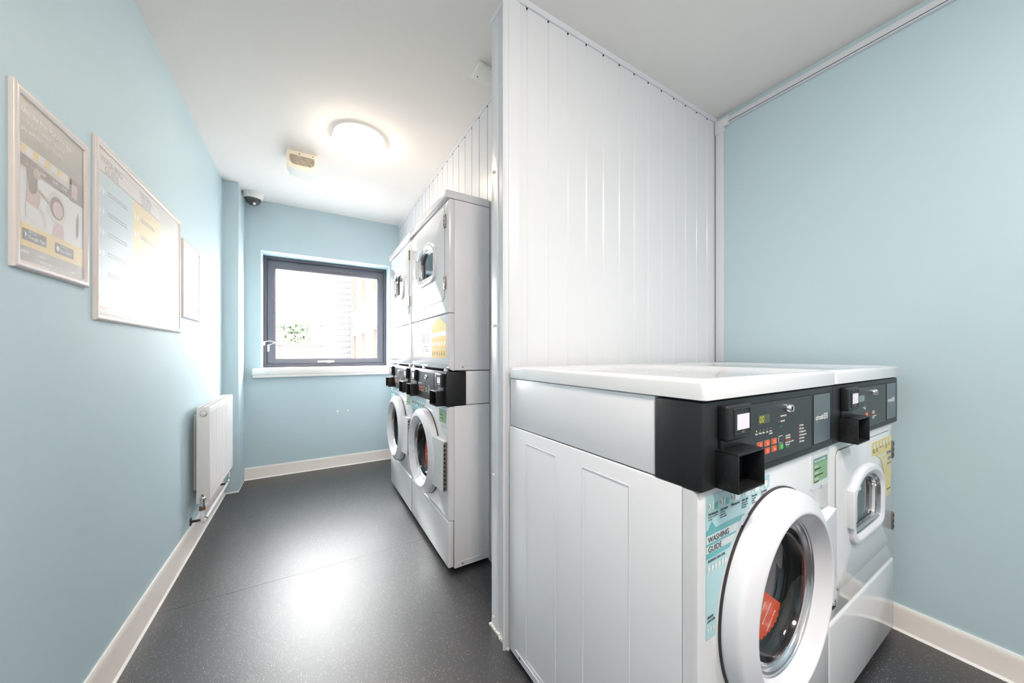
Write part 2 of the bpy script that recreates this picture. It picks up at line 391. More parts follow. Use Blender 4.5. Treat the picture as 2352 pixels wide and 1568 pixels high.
b.rbox(-.42,.81,YW-.044,YW+.01,.902,.93,'sill_white',.004)
b.build('window_sill',win)
# painted reveal lining (gloss white)
b=MB(); b.box(WX0,WX0+.003,YW-.0005,YG,WZ0,WZ1,'wall_blue').box(WX1-.003,WX1,YW-.0005,YG,WZ0,WZ1,'wall_blue').box(WX0,WX1,YW-.0005,YG,WZ1-.003,WZ1,'wall_blue')
b.build('reveal_lining',win,smooth=False)

# ------------------------------------------------------------ outdoors
struct(MB().box(-25,25,YW+.4,60,-.5,-.4,'ground_out').build('ground'))
t=thing('retaining_wall','brown stained retaining wall with stone piers beyond the window','wall',(0,28,-.4))
MB().box(-8,3,0,.4,0,2.05,'brick_pale').build('wall_body',t); MB().rbox(-8,3,-.06,.46,2.05,2.15,'render_white',.02).build('coping',t)
for x in (-1.75,.95):
    MB().rbox(x-.22,x+.22,-.08,.45,2.05,3.05,'brick_pale',.02).rbox(x-.28,x+.28,-.14,.5,3.05,3.15,'render_white',.02).build('pier',t)
b=MB()
for i in range(60):
    x=-7.9+i*.18
    b.box(x-.012,x+.012,.18,.2,0,.78,'rail_grey')
b.box(-8,3,.175,.205,.06,.1,'rail_grey').box(-8,3,.175,.205,.66,.7,'rail_grey')
b.build('railing_bars'); rb=bpy.data.objects['railing_bars']; rb.location=(0,28,1.75); rb.name='railing'
tag(rb,'thin grey metal railing standing on the retaining wall outside','railing')
def tree(x,y,h,r,label):
    t=thing('tree',label,'tree',(x,y,-.4),0,'trees outside the window')
    MB().vlathe([(.16,0),(.12,h*.4),(.05,h*.75)],0,0,'bark',8).build('trunk',t)
    b=MB()
    for i in range(900):
        a=random.random()*2*PI; u=random.uniform(-1,1); q=random.random()**.4; rr=r*q*math.sqrt(1-u*u)*(1+.25*math.sin(3*a+x))
        c=Vector((rr*math.cos(a),rr*math.sin(a),h*.68+u*h*.32*q)); s_=.16+.14*random.random()
        e=Vector((random.uniform(-1,1),random.uniform(-1,1),random.uniform(-1,1))).normalized(); f=e.cross(Vector((.3,.5,.8))).normalized()
        b.add([c-e*s_,c+f*s_*.6,c+e*s_,c-f*s_*.6],[(0,1,2,3)],'leaf_green')
    tag(b.build('foliage',t,smooth=False),kind='stuff')
tree(-3.4,34,5.2,1.5,'leftmost pale green tree behind the wall outside')
tree(-.9,37,4.8,1.5,'middle low pale green tree behind the railing outside')
tree(1.8,33,5.6,1.3,'right pale green tree beside the grey clad building')
t=thing('clad_building','grey building outside the window clad in horizontal boards','building',(0,16,-.4))
MB().box(.80,1.62,.03,5,0,9,'render_white').build('wall_body',t)
p=MB().rbox(.80,1.60,0,.028,.006,.244,'clad_grey',.004).build('cladding_board',t)
for k in range(1,34):
    c=p.copy(); COL.objects.link(c); c.location=(0,0,.25*k)
MB().box(.70,.80,-.01,5,0,9,'render_white').build('corner_trim',t)
t2=thing('downpipe','grey drainpipe at the corner of the clad building outside','pipe',(1.605,15.93,-.4))
MB().vlathe([(.035,0),(.035,9)],0,0,'clad_grey',12).build('pipe_run',t2)
for z in (1,3,5,7): MB().vlathe([(.05,z),(.05,z+.06)],0,0,'clad_grey',12).build('bracket',t2)
t=thing('rendered_building','white rendered building with tall windows outside at right','building',(1.66,0,-.4))
b=MB(); wins=[(15.1,16.0),(12.2,13.5),(9.6,10.9)]
for r_,(z0,z1) in enumerate(((0,.65),(2.22,3.3),(4.9,9))): b.box(0,.4,7,15.9,z0,z1,'render_white')
ys=[7]+[y for w_ in sorted(wins) for y in w_]+[15.9]
for z0,z1 in ((.65,2.22),(3.3,4.9)):
    for i in range(0,len(ys)-1,2):
        if ys[i+1]>ys[i]: b.box(0,.4,ys[i],ys[i+1],z0,z1,'render_white')
b.build('wall_body',t,smooth=False)
for z0,z1 in ((.65,2.22),(3.3,4.9)):
    for y0,y1 in wins:
        y1=min(y1,15.9); f=MB().box(.10,.16,y0,y1,z0,z0+.05,'reveal_brown').box(.10,.16,y0,y1,z1-.05,z1,'reveal_brown').box(.0,.16,y1-.06,y1,z0,z1,'reveal_brown').box(.10,.16,y0,y0+.06,z0,z1,'reveal_brown').build('window',t,smooth=False)
        MB().box(.12,.13,y0+.06,y1-.06,z0+.05,z1-.05,'far_glass').build('pane',f,smooth=False)

# ------------------------------------------------------------ machines (local: x right, y into the machine, z up)
W=.675; D=.722; CX,CZD=.318,.548
def side_ribs(b,x,sgn,D_,z0,z1,rects):
    for y0,y1 in rects:
        if y0>D_-.02: continue
        y1=min(y1,D_-.012)
        for yy in (y0,y1): b.box(min(x,x+sgn*.0012),max(x,x+sgn*.0012),yy-.0014,yy+.0014,z0,z1,'enamel_side')
        b.box(min(x,x+sgn*.0012),max(x,x+sgn*.0012),y0,y1,z1-.0014,z1+.0014,'enamel_side')
        b.box(min(x,x+sgn*.0012),max(x,x+sgn*.0012),y0,y1,z0-.0014,z0+.0014,'enamel_side')
RECTS=((.173,.33),(.45,.61))
def cabinet(root,z0,z1,D_,name='cabinet',right=True):
    b=MB()
    b.rbox(0,.012,.041,D_,z0,z1,'enamel_side',.003); b.rbox(W-.012,W,.041,D_,z0,z1,'enamel_side',.003)
    b.box(.012,W-.012,D_-.012,D_-.002,z0,z1,'enamel_side').box(.012,W-.012,.042,D_-.012,z1-.01,z1-.002,'enamel_side')
    b.box(.012,W-.012,.042,D_-.012,z0,z0+.01,'enamel_side')
    side_ribs(b,0,-1,D_,z0+.045,z1-.042,RECTS); side_ribs(b,W,1,D_,z0+.045,z1-.042,RECTS)
    for x,s in ((0,-1),(W,1)):
        b.box(min(x,x+s*.0015),max(x,x+s*.0015),.06,D_-.04,z0+.026,z0+.0285,'enamel_side')
        b.box(min(x,x+s*.0015),max(x,x+s*.0015),.058,.0605,z0+.004,z0+.028,'enamel_side')
    o=b.build(name,root)
    for x,s in ((0,-1),(W,1)):
        for yy in ((.085,D_-.07) if D_>.4 else (.085,)):
            bo=MB().vlathe([(.0052,0),(.005,.002),(.003,.003)],0,0,'steel',10).build('bolt',o); bo.location=(x,yy,z0+.017); bo.rotation_euler=(0,s*PI/2,0)
    return o
def feet(root,D_):
    for x in (.04,W-.04):
        for yy in ((.08,D_-.08) if D_>.4 else (.08,)): MB().vlathe([(.022,0),(.022,.008),(.008,.010),(.008,.024)],x,yy,'rubber',16).build('levelling_foot',root)
    MB().box(.01,W-.01,.05,.06,.006,.021,'black_inside').build('toe_recess',root)
def circle(cx,cz,r,n=64,a0=0): return [(cx+r*math.cos(a0+2*PI*i/n),cz+r*math.sin(a0+2*PI*i/n)) for i in range(n)]
def washer_base(root,D_,seam,label_no,card=True,deep=True):
    cabinet(root,.022,.850,D_)
    b=MB(); plate_hole(b,0,W,seam+.0035,.848,circle(CX,CZD,.19),.008,.040,'enamel'); b.build('front_panel',root)
    b=MB(); b.rbox(0,W,.008,.040,.030,seam,'enamel',.009,3); b.build('toe_panel',root)
    feet(root,D_)
    # drum and gasket
    dd=.5 if deep else .215
    b=MB(); b.lathe([(.178,-.002),(.186,.02),(.178,.04),(.184,.055)],CX,CZD,'rubber').lathe([(.184,.055),(.25,.075),(.262,.10),(.262,dd)],CX,CZD,'drum_steel').disc(.262,dd,CX,CZD,'drum_steel')
    for k in range(3):
        a=k*2*PI/3+.5; M=Matrix.Translation((CX,0,CZD))@Matrix.Rotation(-a,4,'Y')
        b.prism([(.18,-.02),(.262,-.045),(.262,.045),(.18,.02)],.12,dd-.01,'drum_steel',M)
    b.build('drum',root)
    # door
    b=MB(); b.lathe([(.2475,.0085),(.2475,.0035),(.2435,.003)],CX,CZD,'rubber',96)
    b.lathe([(.2445,.0035),(.2445,-.002),(.2425,-.022),(.2395,-.029),(.234,-.0325),(.206,-.0455),(.2015,-.0465),(.1985,-.0455),(.1965,-.042),(.179,-.017),(.1765,-.0125)],CX,CZD,'door_plastic',96)
    door=b.build('door',root,ang=50)
    b=MB(); b.lathe([(.177,-.0125),(.1745,-.0145),(.172,-.0125),(.1715,-.009),(.1685,-.008),(.166,-.0105),(.1635,-.008),(.1615,-.0045),(.159,-.0055),(.1565,-.003),(.152,-.004),(.1515,.004)],CX,CZD,'steel',96)
    b.build('glass_clamp_ring',door,ang=50)
    b=MB(); b.lathe([(.1525,-.004),(.150,.006),(.1455,.015),(.136,.0235),(.118,.029),(.08,.032),(.001,.033)],CX,CZD,'door_glass',96); b.build('door_glass',door,ang=60)
    b=MB()   # grip pocket on the inner cone, at the left
    ring=[]
    for a in (PI-.42,PI-.30,PI-.18,PI-.06,PI+.04):
        ring.append([(CX+r*math.cos(a),y,CZD+r*math.sin(a)) for r,y in ((.1995,-.0462),(.1955,-.0432),(.1775,-.0178),(.1765,-.0130))])
    b.loft(ring,'door_plastic',closed=False)
    for a in (PI-.42,PI+.04):
        b.add([(CX+r*math.cos(a),y,CZD+r*math.sin(a)) for r,y in ((.1985,-.0455),(.1955,-.0432),(.1775,-.0178),(.1770,-.0130))],[(0,1,2,3)],'door_plastic')
    b.build('door_grip',door)
    b=MB(); b.zprism([(.535,.006),(.657,.006),(.657,-.013),(.600,-.0205),(.535,-.027)],.420,.674,'door_plastic'); b.build('hinge_cover',root)
    b=MB(); b.rbox(.6572,.6602,-.0125,.0075,.422,.668,'hinge_metal',.0008)
    for k in range(11):
        z=.430+k*.0215; b.box(.6600,.6606,-.010,-.002,z,z+.011,'dark_gap')
    b.build('door_hinge',root)
    if card:
        c=MB(); pts=[(.401,.474),(.3195,.532),(.2516,.580)]
        sc_=[(.244,.54),(.236,.50),(.240,.46),(.262,.434)]
        low=[(.285,.4235),(.293,.428),(.302,.4215),(.312,.4275),(.322,.4215),(.332,.428),(.341,.4235),(.350,.4305),(.360,.428),(.368,.436),(.378,.4345),(.381,.443),(.390,.446),(.389,.456),(.398,.462)]
        c.prism(list(reversed(low))[::-1]+pts+sc_,.0262,.0268,'card_red')
        an=math.radians(38)
        for s_,x,z in (('FROM POCKETS',.3225,.5045),('ensure all items have been',.3504,.4927),('removed prior to washing',.372,.4655)):
            c.text(s_,.0088,x,.0259,z,'print_white','RIGHT',sx=.62,rot=an)
        c.text('EMPTY ALL ITEMS',.0088,.298,.0259,.516,'print_white','RIGHT',sx=.62,rot=an)
        c.build('warning_card',door,smooth=False)['label']='orange paper warning card behind the door ring'
    # small access plate with green sticker
    b=MB(); b.prism(rrect(.536,.664,.741,.838,.010),.0062,.0085,'enamel'); pl_=b.build('access_plate',root)
    b=MB(); L=.0056
    b.flat([(.552,.760),(.651,.760),(.651,.812),(.552,.812)],L,'decal_green').flat([(.552,.812),(.651,.812),(.651,.826),(.552,.826)],L,'decal_dgreen')
    b.text('HOW DO I USE THE TOKENS?',.0085,.554,L-.0004,.8155,'print_white',sx=.72)
    for k,(h_,l_) in enumerate((('STEP ONE','Open this flap and clean'),('STEP TWO','Pay for your wash at the reader'),('STEP THREE','Choose a cycle'))):
        b.text(h_,.0065,.557,L-.0004,.8015-k*.0175,'print_white',sx=.8); b.text(l_,.0055,.557,L-.0004,.7945-k*.0175,'print_black',sx=.85)
    b.build('green_sticker',pl_,smooth=False)['label']='green printed instruction sticker'
    s_=MB().lathe([(.0058,0),(.0055,-.0015),(.0035,-.0022),(.001,-.0024)],.603,.742,'chrome',12).build('lock_screw',pl_); s_.location=(0,.0065,0)
    washing_sticker(root)
    if label_no:
        x0=label_no[1]; b=MB(); b.prism([(x0,label_no[2]),(x0+.026,label_no[2]),(x0+.026,label_no[2]+.036),(x0,label_no[2]+.036)],.0068,.0079,'print_black')
        b.text(label_no[0],.026,x0+.013,.0064,label_no[2]+.009,'print_white','CENTER'); b.build('number_label',root,smooth=False)['label']='black number label reading '+label_no[0]
def washing_sticker(root):
    b=MB(); y0=.0070; X0=.026
    arc=[(CX+.258*math.cos(a),CZD+.258*math.sin(a)) for a in [math.radians(v) for v in (103,110,117,124,131,138,145,152,159,166,172,178)]]
    pts=[(X0,.836),(X0,.552),(.060,.550)]+list(reversed([p for p in arc if p[0]>.06]))+[(.295,.812),(.295,.833)]
    pts=[(X0,.552),(.0602,.551)]+[p for p in reversed(arc)]+[(.295,.803),(.295,.834),(X0,.836)]
    b.prism(pts,y0,.0079,'decal_aqua')
    def cut(z):   # right-hand limit at height z
        dz=z-CZD; return CX-math.sqrt(max(.262**2-dz*dz,0)) if abs(dz)<.262 else .295
    def band(z0,z1,m,y=y0-.0004,x0=X0):
        b.flat([(x0,z0),(min(.292,cut(z0)),z0),(min(.292,cut(z1)),z1),(x0,z1)],y,m)
    band(.757,.768,'decal_teal'); b.flat([(X0+.006,.768),(X0+.034,.768),(X0+.020,.783)],y0-.0004,'decal_teal')
    band(.741,.757,'decal_pale'); band(.736,.741,'decal_teal'); band(.722,.736,'decal_pale'); band(.712,.722,'decal_teal')
    b.text('WASHING',.0165,X0+.006,y0-.0008,.7425,'print_black',sx=1.02); b.text('GUIDE',.0165,X0+.006,y0-.0008,.7235,'print_black',sx=1.02)
    b.text('MAXIMUM LOAD LEVEL',.0072,X0+.005,y0-.0008,.7035,'print_black',sx=.85)
    def tri(x,z,s_,m='print_white'): b.flat([(x,z-s_),(x+s_*.95,z),(x,z+s_)],y0-.0006,m)
    for k in range(6): tri(X0+.006+k*.0125,.6905,.0085)
    b.text('MINIMUM\nLOAD LEVEL',.0068,X0+.003,y0-.0008,.5925,'print_black',sx=.72,spacing=1.1)
    for k in range(3): tri(X0+.004+k*.0095,.5705,.007)
    b.flat([(.145,.745),(.185,.745),(.20,.760),(.165,.766)],y0-.0007,'decal_pale')
    heads=('Add detergent','Load washer','Make payment','Select cycle','Press start','Cycle finish!')
    subs=('into the soap drawer\nor drum','up to three\nquarters full -\ndon\'t overload','','for your wash\nby choosing on\nthe keypad','once ready\nthe light\nwill come on','we will\nsend you\na text')
    for k in range(6):
        x=X0+.008+k*.0435
        tri(x,.815,.0095); b.text(str(k+1),.008,x+.0005,y0-.0009,.812,'print_black',sx=.8)
        ix=x+.013
        if k==5:
            b.flat(circle(ix+.009,.815,.0095,24),y0-.0005,'decal_teal'); b.flat(circle(ix+.009,.815,.0085,24),y0-.0007,'print_white')
        else:
            b.flat([(ix+.004,.805),(ix+.019,.805),(ix+.022,.818),(ix+.001,.818)],y0-.0005,'decal_teal' if k<2 else 'print_white')
            b.flat([(ix,.806),(ix+.005,.806),(ix+.005,.819),(ix+.0025,.826),(ix,.819)],y0-.0007,'print_white')
        b.text(heads[k],.0078,x-.001,y0-.0008,.7965,'print_black',sx=.74)
        if subs[k]: b.text(subs[k],.0052,x-.001,y0-.0008,.7915,'print_grey',sx=.78,spacing=.95)
    b.build('washing_guide_sticker',root,smooth=False)['label']='pale blue printed washing guide sticker'

def reader(root,x,z0=.946,z1=1.016,out=.020,dep=.0,small=False):
    w_=.096; b=MB(); b.rbox(x,x+w_,-out,dep,z0,z1,'black_box',.0045,3)
    b.rbox(x+.004,x+w_-.003,-.006,dep+.001,z0-.024,z0+.002,'black_box',.002)
    o=b.build('card_reader',root)
    ix0,ix1,iz0,iz1=x+.022,x+w_-.010,z0+.009,z1-.006
    f=MB()
    for k in range(4):
        pass
    ring=lambda i,y:[(px,y,pz) for px,pz in rrect(ix0+i,ix1-i,iz0+i,iz1-i,.0035,3)]
    f.loft([ring(0,-out-.0002),ring(.0012,-out-.0018),ring(.003,-out-.0018),ring(.0042,-out-.0004),ring(.006,-out-.0004)],'black_steel',cap1=True)
    f.build('bezel',o)
    MB().box(x+.0345,x+.082,-out-.0012,-out-.0002,z0+.020,z1-.020 if small else z1-.019,'screen_blank').build('screen',o,smooth=False)['label']='small blank white screen'
    MB().text('NFC',.006,x+.058,-out-.0008,z0+.0125,'led_grey','CENTER',sx=1.1).build('lettering',o,smooth=False)
def guard(root,x,z0=.853,z1=.928,out=.043):
    w_=.105; b=MB(); t_=.0035
    b.rbox(x,x+t_,-out,0,z0,z1,'black_box',.0012); b.rbox(x+w_-t_,x+w_,-out,0,z0,z1,'black_box',.0012)
    b.rbox(x,x+w_,-out,0,z1-t_,z1,'black_box',.0012); b.rbox(x,x+w_,-out,0,z0,z0+t_,'black_box',.0012)
    b.box(x+t_,x+w_-t_,-.002,-.0005,z0+t_,z1-t_,'black_inside')
    o=b.build('coin_box_guard',root)
    for yy,zz in ((-.026,z0+.060),(-.030,z0+.037),(-.020,z0+.033),(-.026,z0+.012)):
        for xx,sg in ((x,-1),(x+w_,1)):
            d=MB().vlathe([(.0034,0),(.0034,.0006),(.0018,.0007),(.0016,.0001)],0,0,'black_steel',12).build('rivet',o); d.location=(xx,yy,zz); d.rotation_euler=(0,sg*PI/2,0)
def console(root,zt,kind,D_,x_off=0.0):
    """black control console; kind: washer / dryer / stack"""
    b=MB(); b.rbox(0,W,0,.105,.850,zt,'black_steel',.004,2); con=b.build('console',root)
    MB().rbox(.004,W-.004,.107,D_,.853,zt+.002,'enamel_side',.003).build('rear_cover',root)
    kx0,kx1=(.145,.514) if kind!='stack' else (.165,.485)
    b=MB(); b.prism(rrect(kx0,kx1,.866,1.009,.003),-.0008,.001,'black_inside').prism(rrect(kx0+.002,kx1-.002,.868,1.007,.003),-.0016,.001,'key_panel')
    cp=b.build('control_panel',root,smooth=False)
    T=-.0022
    dx=.217
    if kind=='stack': dx=.210
    lit=kind=='washer'
    b=MB(); b.box(dx,dx+.056,-.0022,-.0012,.960,.980,'lcd_on' if lit else 'lcd_off'); dsp=b.build('display',cp,smooth=False)
    if lit:
        dg=MB()
        for q in range(2):
            x=dx+.006+q*.0115; z=.9635; w7,h7,t7=.0078,.0135,.0012
            for (a0,a1,c0,c1) in ((t7*1.3,w7-t7*1.3,0,t7),(t7*1.3,w7-t7*1.3,h7-t7,h7),(0,t7,t7*.8,h7/2-.0003),(0,t7,h7/2+.0003,h7-t7*.8),(w7-t7,w7,t7*.8,h7/2-.0003),(w7-t7,w7,h7/2+.0003,h7-t7*.8)):
                dg.flat([(x+a0+c0*.1,z+c0),(x+a1+c0*.1,z+c0),(x+a1+c1*.1,z+c1),(x+a0+c1*.1,z+c1)],-.0026,'led_yellow')
        dg.build('digits',dsp,smooth=False)['label']='lit yellow digits reading 00'
    # keys
    kz=(.913,.8955); kxs=(dx+.006,dx+.041,dx+.076); n=0
    if kind=='stack': kxs=(dx+.006,dx+.032,dx+.058)
    for r_ in range(2):
        for c_ in range(3):
            n+=1
            if kind=='dryer' and not(r_==0 and c_==2): continue
            kw=.0145 if kind!='stack' else .0105
            k=MB().prism(rrect(kxs[c_]-kw,kxs[c_]+kw,kz[r_]-.0075,kz[r_]+.0075,.0025,2),-.0022,-.001,'key_back').prism(rrect(kxs[c_]-kw+.0045,kxs[c_]+kw-.0010,kz[r_]-.0064,kz[r_]+.0064,.002,2),-.0030,-.001,'key_orange')
            k.text(str(n),.0095,kxs[c_]+.002,-.0033,kz[r_]-.0034,'print_white','CENTER'); k.build('key',cp,smooth=False)
    gx=kxs[2]+.037 if kind!='stack' else kxs[2]+.027
    if kind!='dryer':
        k=MB().prism(rrect(gx-.0125,gx+.0125,kz[1]-.0075,kz[1]+.0075,.0025,2),-.0022,-.001,'key_back').prism(rrect(gx-.008,gx+.0115,kz[1]-.0064,kz[1]+.0064,.002,2),-.0030,-.001,'key_green')
        k.flat(circle(gx+.002,kz[1],.004,16),-.0033,'print_white').flat(circle(gx+.002,kz[1],.0027,16),-.0036,'key_green'); k.build('start_key',cp,smooth=False)['label']='green start key'
        k=MB().prism(rrect(gx-.012,gx+.012,kz[0]-.0085,kz[0]+.0085,.005,4),-.0020,-.001,'print_white').prism(rrect(gx-.0108,gx+.0108,kz[0]-.0074,kz[0]+.0074,.0042,4),-.0024,-.001,'key_panel'); k.flat(circle(gx,kz[0],.0018,10),-.0028,'print_orange'); k.build('cancel_key',cp,smooth=False)
    # printed legends
    b=MB()
    for k,tx in enumerate(('Coins','Wash','Rinse','Spin','Door\nLocked')):
        x=dx-.008+k*.017
        if kind=='dryer' and k<3: continue
        if kind=='stack': x=dx-.012+k*.014
        b.flat(circle(x,.946,.0021,8),T,'led_yellow' if (k==0 and lit) else 'led_grey'); b.text(tx,.0062,x,T,.9375,'print_white','CENTER',sx=.9,spacing=.9)
    if kind!='dryer':
        sx_=.320 if kind!='stack' else .300
        for k,(tx,mm) in enumerate((('Superwash plus','print_white'),('Superwash','print_white'),('Eco','print_green'))):
            z=.967-k*.0125; b.flat(circle(sx_,z+.002,.0016,8),T,'led_grey'); 
            if k<2: b.flat(circle(sx_+.006,z+.002,.0013,8),T,'print_orange')
            b.text(tx,.0068,sx_+.0085,T,z,mm,sx=.75)
        for k,tx in enumerate(('90°C Whites','60°C Colours','40°C Bright colours','30°C Permanent press','30°C Woollens','20°C Delicates')):
            z=.932-k*.0083; lx=.436 if kind!='stack' else .385
            b.text(str(k+1),.006,lx-.006,T,z,'print_orange'); b.text(tx,.0066,lx,T,z,'print_white',sx=.72)
    ix=.355 if kind!='stack' else .335
    for k,(tx,mm) in enumerate((('Load machine','print_white'),('Add detergent','print_white'),('Make payment','print_orange'),('for cycle of your choice','print_white'),('Select cycle','print_white'),('Press start','print_green'))):
        b.text(tx,.0060,ix,T,.916-k*.0056,mm,sx=.8)
    tag(b.build('legends',cp,smooth=False),kind='stuff')
    lx,lz=(.372,.985) if kind!='stack' else (.352,.983)
    b=MB(); b.lathe([(.0115,-.001),(.011,-.005),(.0088,-.0105),(.0080,-.0115),(.0068,-.011),(.001,-.0105)],lx,lz,'chrome',24); b.box(lx-.0012,lx+.0012,-.0112,-.0102,lz-.005,lz+.005,'dark_gap')
    b.build('lock',cp)['label']='chrome barrel lock'
    if kind!='stack':
        b=MB(); b.prism(rrect(.530,.650,.870,1.008,.002,2),-.0006,.001,'black_inside').prism(rrect(.532,.648,.872,1.006,.002,2),-.0012,.001,'logo_grey')
        b.text('circuit',.0195,.541,-.0018,.9365,'print_white',bold=.0004,fitw=.054); b.text('88',.0250,.5965,-.0018,.9345,'print_white',fitw=.030)
        b.text('community laundry',.0034,.541,-.0018,.930,'led_grey')
        b.build('badge_panel',root,smooth=False)['label']='grey panel with white lettering circuit 88'
        reader(root,.053); guard(root,.045)
    else:
        reader(root,.081); reader(root,.556,small=True); guard(root,.055,.849,.925,.043); guard(root,.533,.849,.925,.043)
    return con
def lid(root,z0,z1,D_,rim=True):
    b=MB(); F=-.007
    def ring(i,z,r=.012): return [(x,y,z) for x,y in rrect(-.0005+i,W+.0005-i,F+i,D_+.004-i,r,4)]
    R=[ring(.004,z0),ring(.0,z0+.002),ring(0,z1-.010),ring(.0015,z1-.005),ring(.005,z1-.0015),ring(.010,z1)]
    if rim: R+=[ring(.022,z1,.01),ring(.026,z1-.0025,.01)]
    b.loft(R,'enamel',cap0=True,cap1=True); return b.build('lid',root,ang=40)
HALF=[(0,.124),(.05,.121),(.095,.107),(.135,.084),(.16,.054),(.17,.015),(.17,-.03),(.165,-.075),(.152,-.1),(.125,-.114),(.08,-.119),(0,-.119)]
def arch(cx,cz,s=1.0):
    # smooth the half outline with Catmull-Rom, mirror it; ccw seen from the front
    P=[(-HALF[1][0],HALF[1][1])]+HALF+[(-HALF[-2][0],HALF[-2][1])]; pts=[]
    for i in range(1,len(P)-2):
        p0,p1,p2,p3=P[i-1],P[i],P[i+1],P[i+2]
        for k in range(4):
            t=k/4; pts.append(tuple(.5*((2*p1[j])+(-p0[j]+p2[j])*t+(2*p0[j]-5*p1[j]+4*p2[j]-p3[j])*t*t+(-p0[j]+3*p1[j]-3*p2[j]+p3[j])*t**3) for j in (0,1)))
    pts.append(HALF[-1])
    full=pts+[(-x,z) for x,z in reversed(pts[1:-1])]
    full=list(reversed(full))
    return [(cx+x*s,cz+z*s) for x,z in full]
def arch_off(cx,cz,d):
    """outline shrunk by d metres"""
    pts=arch(0,0); out=[]; n=len(pts)
    for i,(x,z) in enumerate(pts):
        a=pts[i-1]; c=pts[(i+1)%n]; tx,tz=c[0]-a[0],c[1]-a[1]; l=math.hypot(tx,tz) or 1
        out.append((cx+x-tz/l*d,cz+z+tx/l*d))
    return out
def dryer_front(root,z0,z1,dz0,dz1,rc,D_,hx,hinges,sc_=1.0,dx0=.045,dx1=.610,seam=None):
    rcx,rcz=rc
    b=MB(); plate_hole(b,0,W,z0,z1,arch(rcx,rcz,.72),.008,.040,'enamel'); b.build('front_panel',root)
    b=MB(); ya=.0025
    out=rrect(dx0,dx1,dz0,dz1,.028,8); hole=arch(rcx,rcz,.80)
    # door skin: rounded panel with the window opening, built by angular bridging
    cx,cz=rcx,rcz
    def ray(poly,a):
        c,s=math.cos(a),math.sin(a); best=None
        for i in range(len(poly)):
            (x1,y1),(x2,y2)=poly[i],poly[(i+1)%len(poly)]; x1-=cx;x2-=cx;y1-=cz;y2-=cz
            den=c*(y2-y1)-s*(x2-x1)
            if abs(den)<1e-12: continue
            t=(x1*(y2-y1)-y1*(x2-x1))/den; u=(x1*s-y1*c)/den
            if t>0 and -1e-6<=u<=1+1e-6: best=t if best is None else max(best,t)
        return (cx+best*c,cz+best*s)
    A=sorted(set([2*PI*i/120 for i in range(120)]+[math.atan2(p[1]-cz,p[0]-cx)%(2*PI) for p in out]))
    def R(poly,y): return [(p[0],y,p[1]) for p in (ray(poly,a) for a in A)]
    ins=rrect(dx0+.004,dx1-.004,dz0+.004,dz1-.004,.025,8)
    b.loft([R(out,.0078),R(out,ya+.002),R(ins,ya),R(hole,ya)],'enamel'); 
    g=rrect(dx0-.0022,dx1+.0022,dz0-.0022,dz1+.0022,.03,8); b.prism(g,.0072,.0078,'print_grey') if False else None
    door=b.build('door',root,ang=30)
    gp=MB(); gp.loft([R(g,.0074),R(out,.0074)],'print_grey'); gp.build('door_gap_shade',door,smooth=False)  # flat grey ring paints the shadow in the seam around the door
    b=MB(); o=lambda d,y:[(x,y,z) for x,z in arch_off(rcx,rcz,d)]
    b.loft([o(0,ya+.001),o(.0005,ya-.006),o(.003,ya-.010),o(.008,ya-.0125),o(.018,ya-.0135),o(.022,ya-.0125),o(.0245,ya-.010),o(.032,ya-.008),o(.034,ya-.006)],'door_plastic'); b.build('window_surround',door,ang=60)
    b=MB(); b.loft([o(.033,ya-.007),o(.036,ya+.001),o(.038,ya+.001),o(.040,ya-.004),o(.043,ya+.002),o(.047,ya+.002),o(.048,ya+.016),o(.054,ya+.018)],'steel'); b.build('glass_clamp_ring',door,ang=50)
    b=MB(); b.prism([(x,z) for x,z in arch_off(rcx,rcz,.050)],ya+.013,ya+.016,'dryer_glass'); b.build('door_glass',door,smooth=False)
    b=MB(); b.rbox(hx-.072,hx-.056,ya-.017,ya+.001,rcz-.047,rcz+.073,'door_plastic',.0025,3); b.rbox(hx-.058,hx+.004,ya-.005,ya+.001,rcz-.045,rcz+.071,'door_plastic',.002); b.rbox(hx-.06,hx+.004,ya-.014,ya,rcz+.062,rcz+.073,'door_plastic',.003)
    b.build('door_handle',door)
    for z in hinges:
        b=MB(); b.rbox(dx1+.003,dx1+.020,-.001,.0082,z-.033,z+.033,'hinge_metal',.001)
        for k in range(3): b.box(dx1+.008,dx1+.0145,-.0016,-.0008,z-.026+k*.021,z-.014+k*.021,'dark_gap')
        b.build('door_hinge',root)
    # dark drum cavity behind the glass
    dd=min(.5,D_-.03)
    b=MB(); b.lathe([(.16,.045),(.24,.06),(.24,dd)],rcx,rcz,'drum_steel').disc(.24,dd,rcx,rcz,'drum_steel').build('drum',root)
    return door

# --- front washer
t=thing('washing_machine','white front-load washer with glowing 00 display nearest the camera','washing machine',(.650,.379,0),math.radians(.42))
washer_base(t,D,.302,None); console(t,1.024,'washer',D); lid(t,1.027,1.070,D)
